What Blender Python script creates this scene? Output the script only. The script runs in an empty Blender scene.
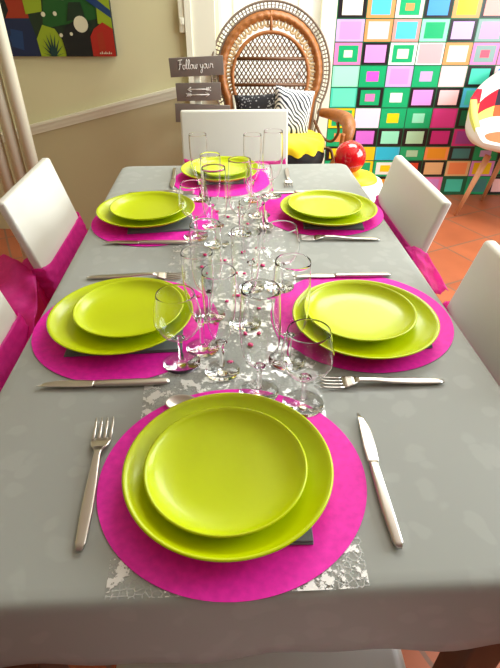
import bpy, bmesh, math, random
from mathutils import Vector, Matrix
rnd = random.Random(7)
sc = bpy.context.scene
COL = sc.collection
PSI = math.radians(2.65)
CP, SP = math.cos(PSI), math.sin(PSI)
def W(s, F, z=0.0):                      # room axes (the room is turned a little against the table)
    return Vector((s*CP + F*SP, -s*SP + F*CP, z))

# ------------------------------------------------------------------ materials
def srgb(r, g, b):
    def f(c):
        c /= 255.0
        return c/12.92 if c <= .04045 else ((c+.055)/1.055)**2.4
    return (f(r), f(g), f(b), 1)
def mat(name, col, rough=.5, metal=0, spec=.5, coat=0, bump=None, var=None, sheen=0):
    m = bpy.data.materials.new(name); m.use_nodes = True
    nt = m.node_tree; b = nt.nodes['Principled BSDF']
    b.inputs['Base Color'].default_value = col
    b.inputs['Roughness'].default_value = rough
    b.inputs['Metallic'].default_value = metal
    b.inputs['Specular IOR Level'].default_value = spec
    b.inputs['Coat Weight'].default_value = coat
    b.inputs['Sheen Weight'].default_value = sheen
    tc = nt.nodes.new('ShaderNodeTexCoord')
    if var:                              # (scale, amount): gentle colour variation of the material itself
        n = nt.nodes.new('ShaderNodeTexNoise'); n.inputs['Scale'].default_value = var[0]; n.inputs['Detail'].default_value = 4
        nt.links.new(tc.outputs['Object'], n.inputs['Vector'])
        mx = nt.nodes.new('ShaderNodeMix'); mx.data_type = 'RGBA'
        a = var[1]
        mx.inputs[6].default_value = tuple(c*(1-a) for c in col[:3]) + (1,)
        mx.inputs[7].default_value = tuple(min(1, c*(1+a)) for c in col[:3]) + (1,)
        nt.links.new(n.outputs['Fac'], mx.inputs[0]); nt.links.new(mx.outputs[2], b.inputs['Base Color'])
    if bump:                             # (scale, strength)
        n = nt.nodes.new('ShaderNodeTexNoise'); n.inputs['Scale'].default_value = bump[0]; n.inputs['Detail'].default_value = 5
        nt.links.new(tc.outputs['Object'], n.inputs['Vector'])
        bp = nt.nodes.new('ShaderNodeBump'); bp.inputs['Strength'].default_value = bump[1]; bp.inputs['Distance'].default_value = .002
        nt.links.new(n.outputs['Fac'], bp.inputs['Height']); nt.links.new(bp.outputs['Normal'], b.inputs['Normal'])
    return m
def new_nodes(name):
    m = bpy.data.materials.new(name); m.use_nodes = True
    nt = m.node_tree; nt.nodes.clear()
    out = nt.nodes.new('ShaderNodeOutputMaterial')
    return m, nt, out

M = {}
M['lime'] = mat('lime_ceramic', srgb(200, 216, 0), .26, coat=.06, spec=.35)
M['lime_rim'] = mat('lime_ceramic_edge', srgb(214, 214, 30), .22, coat=.3)
M['steel'] = mat('brushed_steel', srgb(200, 194, 186), .28, metal=1, bump=(60, .05))
M['napkin'] = mat('grey_paper_napkin', srgb(112, 118, 122), .9, bump=(300, .3))
M['wall'] = mat('cream_plaster', srgb(210, 203, 160), .85, bump=(12, .15), var=(1.5, .04))
M['wall_low'] = mat('beige_plaster', srgb(190, 178, 138), .85, bump=(12, .15), var=(1.5, .05))
M['wall_bounce'] = mat('mauve_bounce', srgb(126, 92, 108), .85, bump=(12, .15))  # for the unseen front wall; mauve picked to dim and tint its bounce
M['rail'] = mat('cream_gloss_paint', srgb(228, 224, 200), .4)
M['white_paint'] = mat('white_door_paint', srgb(238, 240, 238), .45)
M['ivory_paint'] = mat('ivory_frame_paint', srgb(236, 234, 214), .5)
M['white'] = mat('ceiling_white', srgb(242, 240, 234), .9)
M['leather'] = mat('white_leatherette', srgb(226, 225, 215), .42, bump=(180, .08), spec=.4)
M['leather_dark'] = mat('piping_seam', srgb(214, 212, 200), .5)
M['chair_leg'] = mat('white_lacquer', srgb(225, 225, 222), .35)
M['wood_dark'] = mat('dark_wood', srgb(90, 62, 44), .5, var=(8, .3))
M['rattan'] = mat('rattan_brown', srgb(158, 96, 44), .45, var=(45, .55), bump=(140, .6))
M['rattan_dark'] = mat('rattan_dark', srgb(104, 64, 32), .45, var=(60, .45))
M['rattan_grey'] = mat('rattan_weathered', srgb(122, 104, 88), .55, var=(60, .35))
M['rattan_pale'] = mat('rattan_pale', srgb(208, 178, 132), .5, var=(70, .3))
M['sign'] = mat('taupe_plank', srgb(118, 108, 100), .7, var=(20, .1))
M['sign_ink'] = mat('white_lettering', srgb(240, 236, 228), .6)
M['yellow'] = mat('yellow_cotton', srgb(250, 222, 10), .8, bump=(30, .3), sheen=.2)
M['black_fab'] = mat('black_cotton', srgb(30, 28, 30), .9)
M['red_gloss'] = mat('red_gloss', srgb(205, 8, 24), .12, coat=.6)
M['white_pot'] = mat('white_pot', srgb(240, 240, 236), .35)
M['yellow_pot'] = mat('yellow_lining', srgb(250, 205, 10), .5)
M['beech'] = mat('beech_wood', srgb(214, 160, 120), .4, var=(10, .15))
M['knit'] = mat('white_ribbed_fabric', srgb(232, 230, 226), .85, bump=(40, .3))
M['confetti'] = mat('pink_pearl', srgb(226, 30, 120), .2, coat=.5)
M['switch'] = mat('ivory_plastic', srgb(228, 224, 200), .4)

def cloth_mat():
    m = mat('grey_damask', srgb(176, 174, 168), .55, spec=.28, sheen=.1)
    nt = m.node_tree; b = nt.nodes['Principled BSDF']
    tc = nt.nodes.new('ShaderNodeTexCoord')
    v = nt.nodes.new('ShaderNodeTexVoronoi'); v.inputs['Scale'].default_value = 26
    n = nt.nodes.new('ShaderNodeTexNoise'); n.inputs['Scale'].default_value = 18; n.inputs['Detail'].default_value = 2
    mixv = nt.nodes.new('ShaderNodeMix'); mixv.data_type = 'RGBA'; mixv.inputs[0].default_value = .06
    nt.links.new(tc.outputs['Object'], mixv.inputs[6]); nt.links.new(n.outputs['Color'], mixv.inputs[7])
    nt.links.new(tc.outputs['Object'], n.inputs['Vector'])
    nt.links.new(mixv.outputs[2], v.inputs['Vector'])
    r = nt.nodes.new('ShaderNodeMapRange'); r.inputs[1].default_value = .3; r.inputs[2].default_value = .42
    nt.links.new(v.outputs['Distance'], r.inputs[0])
    mx = nt.nodes.new('ShaderNodeMix'); mx.data_type = 'RGBA'
    mx.inputs[6].default_value = srgb(161, 164, 158); mx.inputs[7].default_value = srgb(156, 159, 153)
    nt.links.new(r.outputs[0], mx.inputs[0]); nt.links.new(mx.outputs[2], b.inputs['Base Color'])
    r2 = nt.nodes.new('ShaderNodeMapRange'); r2.inputs[3].default_value = .52; r2.inputs[4].default_value = .58
    nt.links.new(r.outputs[0], r2.inputs[0]); nt.links.new(r2.outputs[0], b.inputs['Roughness'])
    return m
M['cloth'] = cloth_mat()

def translucent(name, col, alpha, rough=.6, weave=None, trans=.4):
    m, nt, out = new_nodes(name)
    d = nt.nodes.new('ShaderNodeBsdfDiffuse'); d.inputs['Color'].default_value = col
    t = nt.nodes.new('ShaderNodeBsdfTranslucent'); t.inputs['Color'].default_value = col
    g = nt.nodes.new('ShaderNodeBsdfGlossy'); g.inputs['Roughness'].default_value = rough; g.inputs['Color'].default_value = (1, .85, .95, 1)
    tr = nt.nodes.new('ShaderNodeBsdfTransparent'); tr.inputs['Color'].default_value = (1, .55, .85, 1)
    a = nt.nodes.new('ShaderNodeMixShader'); a.inputs[0].default_value = trans
    b = nt.nodes.new('ShaderNodeMixShader'); b.inputs[0].default_value = .05
    c = nt.nodes.new('ShaderNodeMixShader'); c.inputs[0].default_value = alpha
    L = nt.links.new
    L(d.outputs[0], a.inputs[1]); L(t.outputs[0], a.inputs[2])
    L(a.outputs[0], b.inputs[1]); L(g.outputs[0], b.inputs[2])
    L(tr.outputs[0], c.inputs[1]); L(b.outputs[0], c.inputs[2]); L(c.outputs[0], out.inputs[0])
    if weave:
        tc = nt.nodes.new('ShaderNodeTexCoord'); n = nt.nodes.new('ShaderNodeTexNoise')
        n.inputs['Scale'].default_value = weave; n.inputs['Detail'].default_value = 4
        L(tc.outputs['Object'], n.inputs['Vector'])
        r = nt.nodes.new('ShaderNodeMapRange'); r.inputs[1].default_value = .3; r.inputs[2].default_value = .7
        r.inputs[3].default_value = max(0, alpha-.1); r.inputs[4].default_value = min(1, alpha+.1)
        L(n.outputs['Fac'], r.inputs[0]); L(r.outputs[0], c.inputs[0])
    return m
M['placemat'] = translucent('fuchsia_placemat', srgb(255, 16, 192), .90, weave=90, trans=.05)
M['tulle'] = translucent('fuchsia_tulle', srgb(246, 50, 185), .62, weave=35, trans=.45)

def thin_glass():
    m, nt, out = new_nodes('clear_thin_glass')
    tr = nt.nodes.new('ShaderNodeBsdfTransparent'); tr.inputs['Color'].default_value = (.99, .993, .993, 1)
    g = nt.nodes.new('ShaderNodeBsdfGlossy'); g.inputs['Roughness'].default_value = .02
    lw = nt.nodes.new('ShaderNodeLayerWeight'); lw.inputs['Blend'].default_value = .5
    pw_ = nt.nodes.new('ShaderNodeMath'); pw_.operation = 'POWER'; pw_.inputs[1].default_value = 3.5     # reflection rises towards grazing angles, alike on both faces
    r = nt.nodes.new('ShaderNodeMapRange'); r.inputs[1].default_value = 0; r.inputs[2].default_value = 1; r.inputs[3].default_value = .022; r.inputs[4].default_value = .6
    nt.links.new(lw.outputs['Facing'], pw_.inputs[0])
    mx = nt.nodes.new('ShaderNodeMixShader')
    L = nt.links.new
    L(pw_.outputs[0], r.inputs[0]); L(r.outputs[0], mx.inputs[0])
    L(tr.outputs[0], mx.inputs[1]); L(g.outputs[0], mx.inputs[2]); L(mx.outputs[0], out.inputs[0])
    return m
M['glass'] = thin_glass()
def solid_glass(name, ior):
    m = mat(name, (1, 1, 1, 1), .0)
    b = m.node_tree.nodes['Principled BSDF']; b.inputs['Transmission Weight'].default_value = 1; b.inputs['IOR'].default_value = ior
    return m
M['stem_glass'] = solid_glass('clear_stem_glass', 1.33); M['bowl_glass'] = solid_glass('clear_bowl_glass', 1.24)

def runner_mat():
    m, nt, out = new_nodes('silver_fibre_runner'); L = nt.links.new
    tc = nt.nodes.new('ShaderNodeTexCoord')
    n = nt.nodes.new('ShaderNodeTexNoise'); n.inputs['Scale'].default_value = 44; n.inputs['Detail'].default_value = 6; n.inputs['Roughness'].default_value = .7
    v = nt.nodes.new('ShaderNodeTexVoronoi'); v.feature = 'DISTANCE_TO_EDGE'; v.inputs['Scale'].default_value = 130
    big = nt.nodes.new('ShaderNodeTexNoise'); big.inputs['Scale'].default_value = 16; big.inputs['Detail'].default_value = 2
    for k in (n, v, big): L(tc.outputs['Object'], k.inputs['Vector'])
    add = nt.nodes.new('ShaderNodeMath'); add.operation = 'MULTIPLY_ADD'; add.inputs[1].default_value = .45
    L(big.outputs['Fac'], add.inputs[0]); L(n.outputs['Fac'], add.inputs[2])
    gt = nt.nodes.new('ShaderNodeMath'); gt.operation = 'GREATER_THAN'; gt.inputs[1].default_value = .775
    L(add.outputs[0], gt.inputs[0])
    lt = nt.nodes.new('ShaderNodeMath'); lt.operation = 'LESS_THAN'; lt.inputs[1].default_value = .055
    L(v.outputs['Distance'], lt.inputs[0])
    half = nt.nodes.new('ShaderNodeMath'); half.operation = 'MULTIPLY'; half.inputs[1].default_value = .38
    L(lt.outputs[0], half.inputs[0])
    mxm = nt.nodes.new('ShaderNodeMath'); mxm.operation = 'MAXIMUM'
    L(gt.outputs[0], mxm.inputs[0]); L(half.outputs[0], mxm.inputs[1])
    p = nt.nodes.new('ShaderNodeBsdfPrincipled'); p.inputs['Base Color'].default_value = srgb(226, 226, 224)
    p.inputs['Metallic'].default_value = .55; p.inputs['Roughness'].default_value = .42
    tr = nt.nodes.new('ShaderNodeBsdfTransparent')
    mx = nt.nodes.new('ShaderNodeMixShader')
    L(mxm.outputs[0], mx.inputs[0]); L(tr.outputs[0], mx.inputs[1]); L(p.outputs[0], mx.inputs[2]); L(mx.outputs[0], out.inputs[0])
    return m
M['runner'] = runner_mat()

def tile_mat():
    m = mat('terracotta_tiles', srgb(190, 104, 66), .38, spec=.4)
    nt = m.node_tree; b = nt.nodes['Principled BSDF']; L = nt.links.new
    tc = nt.nodes.new('ShaderNodeTexCoord'); mp = nt.nodes.new('ShaderNodeMapping')
    mp.inputs['Rotation'].default_value = (0, 0, math.radians(-24)); mp.inputs['Location'].default_value = (.07, .1, 0)
    br = nt.nodes.new('ShaderNodeTexBrick'); br.offset = 0; br.inputs['Scale'].default_value = 1
    br.inputs['Brick Width'].default_value = .33; br.inputs['Row Height'].default_value = .33; br.inputs['Mortar Size'].default_value = .006
    br.inputs['Color1'].default_value = srgb(204, 116, 76); br.inputs['Color2'].default_value = srgb(190, 100, 62); br.inputs['Mortar'].default_value = srgb(150, 110, 88)
    n = nt.nodes.new('ShaderNodeTexNoise'); n.inputs['Scale'].default_value = 6; n.inputs['Detail'].default_value = 6
    L(tc.outputs['Object'], mp.inputs['Vector']); L(mp.outputs[0], br.inputs['Vector']); L(tc.outputs['Object'], n.inputs['Vector'])
    mx = nt.nodes.new('ShaderNodeMix'); mx.data_type = 'RGBA'; mx.blend_type = 'MULTIPLY'; mx.inputs[0].default_value = .45
    L(br.outputs['Color'], mx.inputs[6]); L(n.outputs['Color'], mx.inputs[7])
    hs = nt.nodes.new('ShaderNodeHueSaturation'); hs.inputs['Saturation'].default_value = 1.0; hs.inputs['Value'].default_value = .80
    mx2 = nt.nodes.new('ShaderNodeMix'); mx2.data_type = 'RGBA'; mx2.blend_type = 'MULTIPLY'; mx2.inputs[0].default_value = .4
    L(br.outputs['Color'], mx2.inputs[6]); L(n.outputs['Fac'], mx2.inputs[7])
    L(mx2.outputs[2], hs.inputs['Color']); L(hs.outputs[0], b.inputs['Base Color'])
    return m
M['tiles'] = tile_mat()

def leaf_fabric():
    """white cotton with slanting dark leaf strokes"""
    m = mat('leaf_print', srgb(240, 240, 240), .85); nt = m.node_tree; b = nt.nodes['Principled BSDF']; L = nt.links.new
    tc = nt.nodes.new('ShaderNodeTexCoord'); w = nt.nodes.new('ShaderNodeTexWave'); w.wave_type = 'BANDS'; w.bands_direction = 'DIAGONAL'
    w.inputs['Scale'].default_value = 24; w.inputs['Distortion'].default_value = 7; w.inputs['Detail'].default_value = 1; w.inputs['Detail Scale'].default_value = .6
    L(tc.outputs['Object'], w.inputs['Vector'])
    r = nt.nodes.new('ShaderNodeValToRGB'); r.color_ramp.interpolation = 'CONSTANT'
    r.color_ramp.elements[0].color = srgb(34, 42, 58); r.color_ramp.elements[1].color = srgb(240, 242, 244); r.color_ramp.elements[1].position = .42
    L(w.outputs['Fac'], r.inputs[0]); L(r.outputs[0], b.inputs['Base Color'])
    return m
M['leaf_fabric'] = leaf_fabric()
def dots_fabric(name, bg, fg, scale, th):
    m = mat(name, bg, .9); nt = m.node_tree; b = nt.nodes['Principled BSDF']; L = nt.links.new
    tc = nt.nodes.new('ShaderNodeTexCoord'); v = nt.nodes.new('ShaderNodeTexVoronoi'); v.inputs['Scale'].default_value = scale
    L(tc.outputs['Object'], v.inputs['Vector'])
    r = nt.nodes.new('ShaderNodeValToRGB'); r.color_ramp.interpolation = 'CONSTANT'
    r.color_ramp.elements[0].color = fg; r.color_ramp.elements[1].color = bg; r.color_ramp.elements[1].position = th
    L(v.outputs['Distance'], r.inputs[0]); L(r.outputs[0], b.inputs['Base Color'])
    return m
M['dark_print'] = dots_fabric('dark_dotted_print', srgb(32, 32, 36), srgb(150, 150, 152), 70, .30)
M['speckle'] = dots_fabric('speckled_print', srgb(236, 236, 236), srgb(40, 50, 80), 60, .4)

_flat = {}
def flat(r, g, b, rough=.5):
    k = (r, g, b)
    if k not in _flat: _flat[k] = mat('paint_%02x%02x%02x' % k, srgb(r, g, b), rough)
    return _flat[k]

# ------------------------------------------------------------------ mesh helpers
def obj(name, bm, mats, parent=None, loc=(0, 0, 0), rotz=0.0, smooth=True):
    bm.normal_update()
    me = bpy.data.meshes.new(name); bm.to_mesh(me); bm.free()
    for m in (mats if isinstance(mats, (list, tuple)) else [mats]): me.materials.append(m)
    if smooth:
        for p in me.polygons: p.use_smooth = True
    o = bpy.data.objects.new(name, me); COL.objects.link(o)
    if parent is not None: o.parent = parent
    o.location = loc; o.rotation_euler = (0, 0, rotz)
    return o
def tag(o, label, cat, group=None):
    o['label'] = label; o['category'] = cat
    if group: o['group'] = group
    return o
def thing(name, label, cat, loc=(0, 0, 0), rotz=0.0, group=None):
    o = bpy.data.objects.new(name, None); COL.objects.link(o); o.empty_display_size = .05
    o.location = loc; o.rotation_euler = (0, 0, rotz)
    return tag(o, label, cat, group)
def struct(name, bm, m, smooth=False):
    o = obj(name, bm, m, smooth=smooth); o['kind'] = 'structure'; return o
def dup(root, loc, rotz, label, group=None):
    r = root.copy(); COL.objects.link(r); r.location = loc; r.rotation_euler = (0, 0, rotz); r['label'] = label
    if group: r['group'] = group
    for ch in list(root.children):
        c = ch.copy(); COL.objects.link(c); c.parent = r
        for g in list(ch.children):
            d = g.copy(); COL.objects.link(d); d.parent = c
    return r
def box(bm, c, s, bev=0.0, seg=3, mtx=None, mi=0):
    t = bmesh.new(); bmesh.ops.create_cube(t, size=1)
    for v in t.verts: v.co = Vector((v.co.x*s[0], v.co.y*s[1], v.co.z*s[2]))
    if bev: bmesh.ops.bevel(t, geom=list(t.edges), offset=bev, segments=seg, profile=.5, affect='EDGES')
    for v in t.verts:
        v.co = (mtx @ v.co if mtx else v.co) + Vector(c)
    merge(bm, t, mi); return bm
def merge(bm, t, mi=None):
    vm = {v: bm.verts.new(v.co) for v in t.verts}
    for f in t.faces:
        try:
            g = bm.faces.new([vm[v] for v in f.verts]); g.material_index = f.material_index if mi is None else mi
        except ValueError: pass
    t.free()
def lathe(bm, prof, n=48, c=(0, 0, 0), mi=0):
    rings = []
    for r, z in prof:
        if r < 1e-6: rings.append([bm.verts.new((c[0], c[1], c[2]+z))])
        else: rings.append([bm.verts.new((c[0]+r*math.cos(2*math.pi*k/n), c[1]+r*math.sin(2*math.pi*k/n), c[2]+z)) for k in range(n)])
    for a, b in zip(rings, rings[1:]):
        for k in range(n):
            k2 = (k+1) % n
            if len(a) == 1 and len(b) == 1: continue
            if len(a) == 1: f = bm.faces.new((a[0], b[k2], b[k]))
            elif len(b) == 1: f = bm.faces.new((a[k], a[k2], b[0]))
            else: f = bm.faces.new((a[k], a[k2], b[k2], b[k]))
            f.material_index = mi
    return bm
def tube(bm, pts, rad, n=8, closed=False, mi=0):
    pts = [Vector(p) for p in pts]; N = len(pts)
    rad = rad if isinstance(rad, (list, tuple)) else [rad]*N
    prev = None; rings = []
    for i, p in enumerate(pts):
        a = pts[(i-1) % N] if (closed or i > 0) else p
        b = pts[(i+1) % N] if (closed or i < N-1) else p
        t = (b-a).normalized() if (b-a).length > 1e-9 else Vector((0, 0, 1))
        ref = prev if prev is not None else (Vector((0, 0, 1)) if abs(t.z) < .9 else Vector((1, 0, 0)))
        u = (ref - t*ref.dot(t)).normalized(); v = t.cross(u); prev = u
        rings.append([bm.verts.new(p + (u*math.cos(2*math.pi*k/n) + v*math.sin(2*math.pi*k/n))*rad[i]) for k in range(n)])
    m = N if closed else N-1
    for i in range(m):
        a, b = rings[i], rings[(i+1) % N]
        for k in range(n):
            f = bm.faces.new((a[k], a[(k+1) % n], b[(k+1) % n], b[k])); f.material_index = mi
    if not closed:
        f = bm.faces.new(list(reversed(rings[0]))); f.material_index = mi
        f = bm.faces.new(rings[-1]); f.material_index = mi
    return bm
def loft(bm, secs, n=14, power=.6):
    """closed bar along Y: sections (y, x centre, half width, z centre, half thickness)"""
    rings = []
    for y, xc, w, zc, h in secs:
        R = []
        for k in range(n):
            a = 2*math.pi*k/n; c, s = math.cos(a), math.sin(a)
            R.append(bm.verts.new((xc + w*math.copysign(abs(c)**power, c), y, zc + h*math.copysign(abs(s)**power, s))))
        rings.append(R)
    for a, b in zip(rings, rings[1:]):
        for k in range(n): bm.faces.new((a[k], a[(k+1) % n], b[(k+1) % n], b[k]))
    bm.faces.new(list(reversed(rings[0]))); bm.faces.new(rings[-1])
    return bm
def grid(bm, f, nu, nv, cu=False, mi=0):
    V = [[bm.verts.new(f(i/nu, j/nv)) for j in range(nv+1)] for i in range(nu if cu else nu+1)]
    for i in range(nu):
        for j in range(nv):
            i2 = (i+1) % nu if cu else i+1
            q = bm.faces.new((V[i][j], V[i2][j], V[i2][j+1], V[i][j+1]))
            q.material_index = mi(i, j) if callable(mi) else mi
    return bm
def solid(o, t, off=-1):
    m = o.modifiers.new('thick', 'SOLIDIFY'); m.thickness = t; m.offset = off; return o
def poly(bm, pts, mi=0):
    f = bm.faces.new([bm.verts.new(p) for p in pts]); f.material_index = mi; return f
def bez(p0, p1, p2, p3, n=12):
    p0, p1, p2, p3 = map(Vector, (p0, p1, p2, p3)); o = []
    for i in range(n+1):
        t = i/n; s = 1-t
        o.append(p0*s**3 + p1*3*s*s*t + p2*3*s*t*t + p3*t**3)
    return o
def catmull(P, n=6, closed=False):
    P = [Vector(p) for p in P]; N = len(P); out = []
    rng = range(N) if closed else range(N-1)
    for i in rng:
        g = lambda k: P[k % N] if closed else P[max(0, min(N-1, k))]
        a, b, c, d = g(i-1), g(i), g(i+1), g(i+2)
        for k in range(n):
            t = k/n
            out.append(.5*((2*b) + (c-a)*t + (2*a-5*b+4*c-d)*t*t + (3*b-a-3*c+d)*t**3))
    if not closed: out.append(P[-1])
    return out

# ------------------------------------------------------------------ the room
FL = 2.97                                         # distance of the wall left of the door, which stands further forward
FB = 3.60                                         # distance of the back wall
S0, S1, F0, ZC = -2.30, 2.45, -1.60, 2.55
def rbox(s0, s1, f0, f1, z0, z1, bm=None, mi=0):   # box in room axes
    bm = bm or bmesh.new()
    v = [bm.verts.new(W(s, f, z)) for s in (s0, s1) for f in (f0, f1) for z in (z0, z1)]
    for q in ((0, 1, 3, 2), (4, 6, 7, 5), (0, 4, 5, 1), (2, 3, 7, 6), (0, 2, 6, 4), (1, 5, 7, 3)):
        f = bm.faces.new([v[k] for k in q]); f.material_index = mi
    return bm
struct('floor', rbox(S0, S1, F0, FB, -.08, 0), M['tiles'])
struct('ceiling', rbox(S0, S1, F0, FB+.1, ZC, ZC+.08), M['white'])
struct('wall_front', rbox(S0-.1, S1+.1, F0-.1, F0, 0, ZC), M['wall_bounce'])  # unseen, added behind the camera to block the open world light
struct('wall_left', rbox(S0-.1, S0, F0, FB+.1, 0, ZC), M['wall'])
# back wall with the door opening
b = rbox(S0, -.19, FL, FB+.1, 0, ZC); rbox(.46, S1, FB, FB+.1, 0, ZC, b); rbox(-.25, .46, FB, FB+.1, 2.12, ZC, b)
struct('wall_back', b, M['wall'])
# right wall with a window opening
wf0, wf1, wz0, wz1 = .5, 2.7, .85, 2.25
b = rbox(S1, S1+.1, F0, wf0, 0, ZC); rbox(S1, S1+.1, wf1, FB+.1, 0, ZC, b)
rbox(S1, S1+.1, wf0, wf1, 0, wz0, b); rbox(S1, S1+.1, wf0, wf1, wz1, ZC, b)
struct('wall_right', b, M['wall'])
b = rbox(S1-.01, S1+.06, wf0-.06, wf0+.04, wz0-.06, wz1+.06); rbox(S1-.01, S1+.06, wf1-.04, wf1+.06, wz0-.06, wz1+.06, b)
rbox(S1-.01, S1+.06, wf0, wf1, wz0-.06, wz0+.04, b); rbox(S1-.01, S1+.06, wf0, wf1, wz1-.04, wz1+.06, b)
rbox(S1+.01, S1+.05, (wf0+wf1)/2-.03, (wf0+wf1)/2+.03, wz0, wz1, b)
struct('window_1', b, M['white_paint'])
# door and its frame
d = struct('door_1', rbox(-.204, .434, FB+.02, FB+.06, .01, 2.07), M['white_paint'])
def rpanel(s0, s1, z0, z1, name, m, parent):
    bm = bmesh.new()
    for a in ((s0, s1, z0, z0+.03), (s0, s1, z1-.03, z1), (s0, s0+.03, z0, z1), (s1-.03, s1, z0, z1)):
        rbox(a[0], a[1], FB+.008, FB+.021, a[2], a[3], bm)
    return obj(name, bm, m, parent, smooth=False)
rpanel(-.10, .33, .15, .80, 'door_moulding', M['white_paint'], d)
rpanel(-.10, .33, .95, 1.95, 'door_moulding', M['white_paint'], d)
b = rbox(-.309, -.178, FL-.018, FL+.03, 0, 2.16); rbox(-.327, -.297, FL-.030, FL, 0, 2.16, b); rbox(-.204, -.17, FB-.035, FB+.06, 0, 2.16, b); rbox(.434, .525, FB-.035, FB+.06, 0, 2.16, b); rbox(-.204, .434, FB-.035, FB+.06, 2.07, 2.16, b)
struct('trim_1', b, M['ivory_paint'])
# sloping dado rail and the wall below it
def railz(s): return .595 + (s+1.264)*.2306
b = bmesh.new()
def slope_bar(bm, s0, s1, f0, f1, dz0, dz1):
    v = [bm.verts.new(W(s, f, railz(s)+dz)) for s in (s0, s1) for f in (f0, f1) for dz in (dz0, dz1)]
    for q in ((0, 1, 3, 2), (4, 6, 7, 5), (0, 4, 5, 1), (2, 3, 7, 6), (0, 2, 6, 4), (1, 5, 7, 3)): bm.faces.new([v[k] for k in q])
slope_bar(b, S0, -.33, FL-.022, FL, -.012, .012); slope_bar(b, S0, -.33, FL-.034, FL, .012, .026); slope_bar(b, S0, -.33, FL-.014, FL, -.030, -.012)
struct('trim_2', b, M['rail'])
b = bmesh.new()
v = [b.verts.new(W(s, f, z)) for s in (S0, -.33) for f in (FL-.006, FL) for z in (0, railz(s)-.012)]
for q in ((0, 1, 3, 2), (4, 6, 7, 5), (0, 4, 5, 1), (2, 3, 7, 6), (0, 2, 6, 4), (1, 5, 7, 3)): b.faces.new([v[k] for k in q])
struct('trim_3', b, M['wall_low'])

# light switch by the door
t = thing('light_switch', 'ivory light switch box on the cream wall beside the door frame', 'switch', W(-.343, FL, 1.09), -PSI)
b = bmesh.new(); box(b, (0, -.012, .05), (.034, .024, .14), .004); obj('switch_box', b, M['switch'], t)
b = bmesh.new(); box(b, (0, -.026, .03), (.022, .008, .03), .002); obj('rocker', b, M['ivory_paint'], t)

# vertical pipes on the left
for k, (s, lab) in enumerate(((-1.048, 'cream vertical heating pipe nearest the sloping wall rail'), (-1.118, 'cream vertical heating pipe just outside the one nearest the rail'),
                              (-1.192, 'cream vertical heating pipe at the edge of the photo, third from the rail'))):
    b = bmesh.new(); tube(b, [(0, 0, 0), (0, 0, ZC)], .029, 20)
    o = obj('heating_pipe', b, M['rail'], loc=W(s, 2.42, 0)); tag(o, lab, 'pipe', 'vertical heating pipes')

# ------------------------------------------------------------------ abstract painting
t = thing('abstract_painting', 'colourful abstract painting in green, blue and red hanging on the cream wall', 'painting', W(-.991, FL, .965), -PSI)
pw, ph = .59, .56
b = bmesh.new(); box(b, (0, -.014, ph/2), (pw, .024, ph), .002); obj('canvas', b, flat(24, 30, 26), t)
b = bmesh.new(); pm = [flat(16, 40, 20), flat(150, 42, 14), flat(10, 28, 64), flat(136, 156, 24), flat(16, 78, 22), flat(8, 50, 46), flat(206, 200, 168), flat(158, 30, 14), flat(18, 52, 96), flat(12, 16, 14)]
lay = [0]
def P2(pts, mi):
    lay[0] += 1; y = -.0265 - lay[0]*.00025
    poly(b, [(-pw/2 + u*pw, y, w*ph) for u, w in pts], mi)
def disc(u, w, r, mi, n=16): P2([(u + r/pw*math.cos(2*math.pi*k/n), w + r/ph*math.sin(2*math.pi*k/n)) for k in range(n)], mi)
P2([(0, 0), (1, 0), (1, 1), (0, 1)], 0)
P2([(0, .26), (.30, .26), (.28, 1), (0, 1)], 1); P2([(0, .3), (.08, .27), (.14, .36), (.1, .6), (0, .62)], 9)
P2([(0, 0), (.36, 0), (.30, .30), (0, .30)], 2); P2([(.1, .08), (.2, .05), (.22, .2), (.12, .22)], 8); disc(.13, .14, .02, 8)
P2([(.28, .33), (.42, .35), (.46, .6), (.42, 1), (.26, 1)], 3)
P2([(.40, .22), (.9, .3), (.94, 1), (.42, 1), (.46, .5)], 4)
P2([(.34, 0), (.56, 0), (.57, .1), (.50, .22), (.40, .25), (.33, .14)], 3)
for a in range(9):                                  # spiky plant
    an = math.pi*(a/8.0); P2([(.44, .0), (.47, .0), (.455 + .1*math.cos(an), .03 + .16*math.sin(an))], 5)
P2([(.57, 0), (.80, 0), (.80, .22), (.72, .3), (.60, .24), (.55, .14)], 9)
P2([(.62, .28), (.78, .3), (.76, .42), (.66, .42)], 0)
P2([(.88, .26), (1, .22), (1, 1), (.92, 1)], 3); P2([(.80, .44), (1, .3), (1, .36), (.82, .5)], 8)
P2([(.80, 0), (1, 0), (1, .22), (.92, .27), (.84, .22), (.80, .16)], 7); P2([(.86, .04), (.92, .05), (.91, .2), (.86, .18)], 1)
disc(.735, .255, .036, 6, 20)
for u, w, r in ((.43, .33, .011), (.53, .335, .010), (.55, .17, .009), (.64, .18, .008), (.5, .52, .009), (.62, .45, .008)): disc(u, w, r, 6, 10)
for a in range(7): P2([(.86+a*.016, .022), (.872+a*.016, .02), (.868+a*.016, .036 + .01*(a % 2))], 6)
obj('painted_surface', b, pm, t, smooth=False)

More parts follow.
